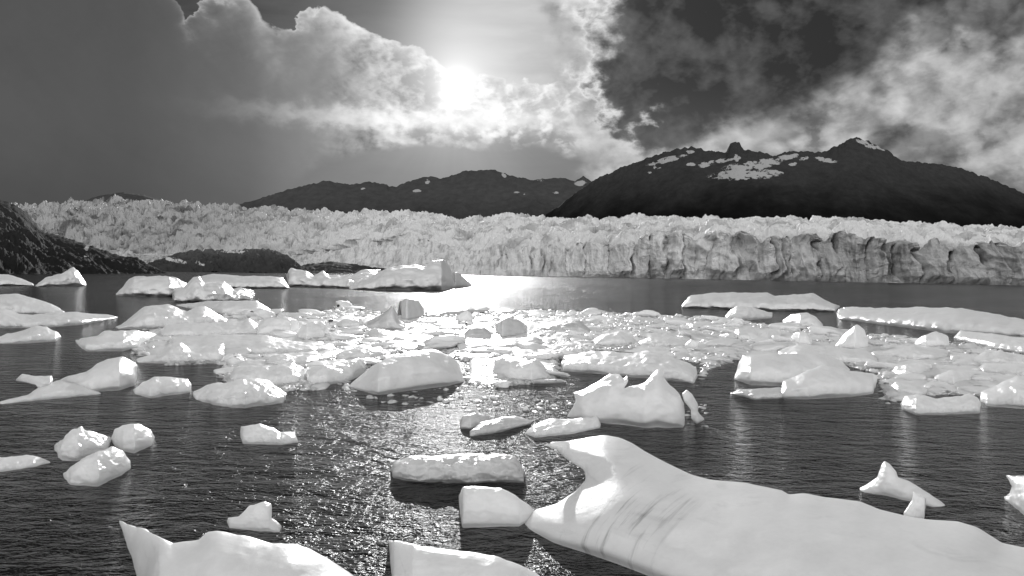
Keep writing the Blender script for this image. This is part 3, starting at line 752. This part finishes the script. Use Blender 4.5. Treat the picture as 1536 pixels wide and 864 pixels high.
# around the horned berg
b([(849,627),(860,611),(864,600),(859,590),(881,581),(900,570),(915,562),(930,562),(936,568),(941,562),(942,570),(936,583),(949,579),(967,574),(979,560),(986,554),(994,554),(996,566),(1005,579),(1020,592),(1026,604),(1027,641),(1025,646),(967,646),(930,640),(900,632),(860,631)], 'twin horned iceberg with a tall hooked peak and a saddle, centre right', a=.92, rough=.7, under=.08, depth=.45, rnd=.8, mat=ICE)
b([(1023,592),(1030,585),(1038,592),(1047,606),(1045,617),(1056,628),(1046,636),(1036,628),(1038,612),(1028,603)], 'thin frilly shard of ice against the right side of the twin horned iceberg', base=[(1023,640),(1056,638)], rough=1.8, rnd=.5, depth=.6, mat=ICE)
b([(786,650),(799,638),(829,628),(855,630),(889,625),(893,620),(902,637),(900,643),(855,653),(802,658)], 'low white apron of ice in front of the twin horned iceberg', a=.6, mat=ICE)
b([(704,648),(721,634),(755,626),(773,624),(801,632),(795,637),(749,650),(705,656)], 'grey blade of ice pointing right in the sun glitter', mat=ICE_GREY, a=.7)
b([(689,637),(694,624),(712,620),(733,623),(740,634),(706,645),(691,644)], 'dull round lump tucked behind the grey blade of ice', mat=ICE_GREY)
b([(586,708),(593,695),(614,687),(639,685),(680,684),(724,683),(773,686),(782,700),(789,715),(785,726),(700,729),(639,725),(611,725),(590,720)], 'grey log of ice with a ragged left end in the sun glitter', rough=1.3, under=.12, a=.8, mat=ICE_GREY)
b([(688,745),(694,730),(720,730),(752,733),(773,743),(801,765),(806,775),(779,793),(740,793),(694,797),(689,771)], 'blunt block of ice touching the left tip of the great foreground slab', a=.85, under=.08, rough=.6)
# small near ones
b([(81,670),(97,660),(107,647),(125,640),(133,647),(150,649),(156,655),(168,662),(160,678),(135,688),(117,695),(94,693),(90,686),(100,680),(97,674),(88,674)], 'jagged crown topped chunk, rear left of the group of three near the left', rough=2.4, a=.85)
b([(166,659),(172,644),(186,637),(208,636),(225,644),(233,657),(228,670),(202,682),(185,680),(172,670)], 'smooth round chunk, rear right of the group of three near the left', a=.8, rnd=.8)
b([(94,713),(107,701),(130,686),(156,676),(169,670),(186,678),(195,693),(197,704),(182,716),(147,733),(107,730),(98,721)], 'largest, front chunk of the group of three near the left, speckled grey', a=.85, rnd=.4, rough=1.3)
b([(-40,690),(0,687),(39,683),(60,686),(79,694),(50,702),(0,710),(-40,713)], 'narrow low floe at the left edge beside the group of three chunks', a=.6)
b([(361,655),(362,641),(390,636),(410,642),(420,649),(443,649),(448,665),(423,669),(364,668)], 'lone small block with a stepped right end on dark water', a=.8, rough=1.2, under=.08)
b([(340,784),(342,777),(358,775),(374,759),(397,752),(407,755),(408,769),(407,777),(415,782),(424,790),(420,799),(390,800),(345,793)], 'little tooth shaped chunk floating behind the horned foreground ice', a=.9, rnd=.7)
b([(1288,733),(1307,723),(1315,716),(1321,698),(1327,692),(1335,696),(1344,708),(1347,716),(1363,722),(1386,736),(1409,750),(1423,761),(1400,762),(1358,752),(1320,744),(1289,738)], 'fin topped iceberg with a long right tail behind the great slab', a=.9, rnd=.9, rough=.6, depth=.35)
b([(1355,770),(1369,751),(1370,738),(1380,744),(1390,751),(1387,761),(1386,782),(1356,782)], 'small standing stub of ice at the edge of the great foreground slab', a=.95, rough=1.2)
b([(1502,746),(1516,741),(1519,730),(1510,715),(1536,714),(1580,716),(1620,750),(1600,800),(1536,778),(1524,767)], 'jagged bright chunk cut by the right edge above the great slab', rough=1.4, a=.85)
# foreground
b([(780,786),(802,765),(832,757),(862,739),(879,720),(877,705),(851,690),(836,679),(814,669),(832,662),(874,657),(907,652),(930,656),(949,665),(967,677),(997,694),(1035,712),(1065,720),(1117,724),(1160,733),(1174,736),(1183,742),(1205,740),(1236,746),(1290,752),(1318,764),(1358,774),(1392,779),(1437,782),(1465,791),(1502,815),(1536,822),(1620,838),(1720,900),(1760,1010),(1500,1060),(1250,990),(1060,915),(945,865),(911,854),(874,841),(829,825),(802,801),(780,796)],
  'great smooth foreground slab with a beak shaped left end and dark streaks', a=.55, ff=.28, rough=.14, rnd=.7, depth=.25, mat=ICE_NEAR, under=.03, res=.8, sm=.13)
b([(177,778),(195,788),(221,795),(241,807),(260,816),(299,811),(312,800),(325,798),(374,806),(407,815),(446,816),(475,828),(500,842),(530,864),(590,930),(600,990),(420,1010),(240,990),(226,900),(224,864),(215,821),(205,798),(190,789)],
  'foreground ice with a thin curved horn at its left, bottom left corner', a=.6, ff=.35, rough=.4, rnd=.6, depth=.4, mat=ICE_NEAR, base=None, res=.8)
b([(582,810),(596,812),(623,818),(657,824),(694,827),(743,835),(779,847),(804,860),(840,890),(870,960),(780,990),(620,980),(592,930),(590,853),(593,832),(588,820)],
  'flat white foreground ice with a pointed corner, bottom middle', a=.6, ff=.35, rough=.5, rnd=.4, depth=.4, mat=ICE_NEAR, res=.8)
for poly, lab, k in B:
    berg(poly, lab, **k)

# ------------------------------------------------------------------ brash ice between the floes
def chunk(seed, flat):
    """one small lump of ice, unit half width"""
    n = 15
    g = np.linspace(-1.25, 1.25, n); X_, Y_, Z_ = np.meshgrid(g, g, g, indexing='ij')
    p = np.stack([X_.ravel(), Y_.ravel(), Z_.ravel()], 1)
    q = p + .30 * np.stack([gn(p * 1.1 + seed), gn(p * 1.1 + seed + 9), gn(p * 1.1 + seed + 18)], 1)
    f = 1 - (np.abs(q) ** 3.2).sum(1) ** (1 / 3.2) + .22 * ridge(p * .8 + seed * 2, 2)
    for k in range(6):
        d = _g[(seed * 7 + k * 31) % 256]; f = np.minimum(f, (.82 + .12 * (k % 3)) - p @ d)
    V, Fc = surface_nets(f.reshape(n, n, n))
    V = V * (2.5 / (n - 1)) - 1.25
    V += .05 * np.stack([gn(V * 3 + seed + k) for k in range(3)], 1)
    V[:, 2] = V[:, 2] * flat + flat * .45
    V[:, 2] = np.where(V[:, 2] < 0, V[:, 2] * .6, V[:, 2])
    return V, Fc
CH = [chunk(11 + 3 * i, fl) for i, fl in enumerate([.22, .30, .20, .45, .28, .7, .24, .5, .34, .18])]
def lump(seed, fl):
    th = np.linspace(0, 2 * np.pi, 8)[:-1]; V = [(0, 0, fl)]
    for rr, zz in ((.6, fl * .9), (1.0, fl * .35), (.9, -.1)):
        for k, a_ in enumerate(th):
            jr = 1 + .3 * math.sin(seed * 3.1 + k * 2.3 + rr * 5); V.append((rr * jr * math.cos(a_), rr * jr * math.sin(a_), zz * (1 + .25 * math.sin(seed + k * 1.7))))
    Fc = [(0, 1 + k, 1 + (k + 1) % 7, 1 + (k + 1) % 7) for k in range(7)]
    V = np.array(V)
    qs = [(1 + 7 * r_ + k, 8 + 7 * r_ + k, 8 + 7 * r_ + (k + 1) % 7, 1 + 7 * r_ + (k + 1) % 7) for r_ in range(2) for k in range(7)]
    caps = [(0, 1, 2, 3), (0, 3, 4, 5), (0, 5, 6, 7), (0, 7, 1, 1)]
    return V, np.array(qs + caps[:3] + [(0, 7, 1, 2)])
SMALL = [lump(i, f_) for i, f_ in enumerate([.4, .6, .3, .9, .5, .7])]
CM = [mesh('brash_ice', v, f, ICE) for v, f in CH]
pack = [(395, 480), (520, 462), (600, 474), (690, 474), (760, 468), (860, 468), (1000, 473), (1085, 480), (1180, 492), (1260, 500), (1330, 503), (1420, 512), (1600, 540), (1600, 585), (1500, 596), (1400, 592),
        (1330, 606), (1318, 560), (1230, 540), (1110, 536), (1060, 556), (1045, 580), (1060, 548), (1000, 536), (900, 526), (840, 540), (835, 572), (735, 582), (700, 575), (700, 545), (640, 520), (560, 545), (500, 552), (440, 530)]
pack = [(float(a_), float(b_)) for a_, b_ in pack]
polys = [[(float(p[0]), float(p[1])) for p in q[0]] for q in B]
r2 = np.random.RandomState(5)
def scatter(n, poly):
    xs = [p[0] for p in poly]; ys = [p[1] for p in poly]; out = []
    while len(out) < n:
        uu = r2.uniform(min(xs), max(xs), 400); vv = r2.uniform(min(ys), max(ys), 400)
        ok = sdf_poly(uu, vv, poly) > 0
        for q in polys:
            ok &= ~(sdf_poly(uu, vv + 2, q) > -1)
        out += [(a_, b_) for a_, b_, k in zip(uu, vv, ok) if k]
    return out[:n]
pack2 = [(185., 505.), (260., 480.), (350., 470.), (430., 470.), (520., 480.), (600., 530.), (540., 560.), (470., 585.), (340., 590.), (330., 560.), (345., 545.), (250., 548.), (200., 530.)]
pts = scatter(235, pack) + scatter(60, pack2)
pts.sort(key=lambda p: p[1])
for j, (uu, vv) in enumerate(pts):
    Y = float(ground_y([uu], [vv])[0]); P0 = at([uu], [vv], [Y])[0]
    w = np.exp(r2.uniform(math.log(9), math.log(46))) * Y / F / 2
    w = min(w, 2.0)
    big_ = w * F / Y > 11
    o = obj('brash_ice', CM[[0, 1, 2, 4, 6, 8, 9][r2.randint(7)] if big_ else r2.randint(len(CM))], None, 'small pale piece of brash ice packed among the larger floes', 'brash ice', 'small brash ice pieces packed between the floes', loc=(P0[0], P0[1], -.03))
    s_ = w; o.scale = (s_ * r2.uniform(.85, 1.5), s_ * r2.uniform(.8, 1.4), s_ * r2.uniform(.8, 1.7) * (.8 if big_ else 1)); o.rotation_euler = (r2.uniform(-.22, .22), r2.uniform(-.22, .22), r2.uniform(0, 6.28))
# slush: a low uneven sheet that breaks the surface in patches
U_ = np.arange(180, 1600, 3.0); V_ = np.arange(458, 600, 1.1)
gU_, gV_ = np.meshgrid(U_, V_)
inn = np.maximum(sdf_poly(gU_, gV_, pack), sdf_poly(gU_, gV_, pack2) - 3).ravel()
Pg = at(gU_.ravel(), gV_.ravel(), ground_y(gU_.ravel(), gV_.ravel()))
q_ = Pg * np.array([1, .75, 0]) + [0, 0, .4]
hgt = .16 * ridge(q_ / 2.6, 3, .5) + .14 * fbm(q_ / 7.0 + 40, 3, .5) + .08 * gn(q_ / .55) + .015
f1_, f2_, i_ = cell(q_ / 1.7); hgt += .10 * np.clip((f2_ - f1_) * 3 - .25, -.6, .6) + (i_ - .5) * .10
hgt = np.where(inn > -1, np.minimum(hgt, (inn - 2) * .03), -.3); hgt = np.clip(hgt, -.3, .22)
Pg[:, 2] = hgt
nc_ = len(U_); fs = grid_faces(len(V_), nc_); fs = fs[hgt[fs].max(1) > -.05]
used = np.unique(fs); rm = np.full(len(Pg), -1); rm[used] = np.arange(len(used))
obj('slush_ice', mesh('slush_ice', Pg[used], rm[fs][:, ::-1], ICE), None, 'uneven white slush of crushed ice between the packed floes', 'slush', kind='stuff')
# the crumbs nobody could count
tiny = scatter(9000, pack) + scatter(1500, pack2) + [(a_, b_) for a_, b_ in scatter(160, [(500., 560.), (720., 560.), (760., 600.), (1060., 600.), (1060., 640.), (520., 600.)])]
VV = []; FF = []; off = 0
for uu, vv in tiny:
    Y = float(ground_y([uu], [vv])[0]); P0 = at([uu], [vv], [Y])[0]
    v, f = CH[r2.randint(len(CH))]
    v, f = SMALL[r2.randint(len(SMALL))] if 'SMALL' in globals() else (v, f)
    w = min(.5, np.exp(r2.uniform(math.log(2.6), math.log(12))) * Y / F / 2); a_ = r2.uniform(0, 6.28); ca, sa = math.cos(a_), math.sin(a_)
    q = v * np.array([w * r2.uniform(.8, 1.7), w, w * r2.uniform(.7, 1.2)])
    VV.append(np.stack([q[:, 0] * ca - q[:, 1] * sa, q[:, 0] * sa + q[:, 1] * ca, q[:, 2]], 1) + [P0[0], P0[1], -.01]); FF.append(f + off); off += len(v)
obj('brash_crumbs', mesh('brash_crumbs', np.concatenate(VV), np.concatenate(FF), ICE), None, 'fine crumbs of broken ice filling the gaps between the floes', 'ice crumbs', kind='stuff')
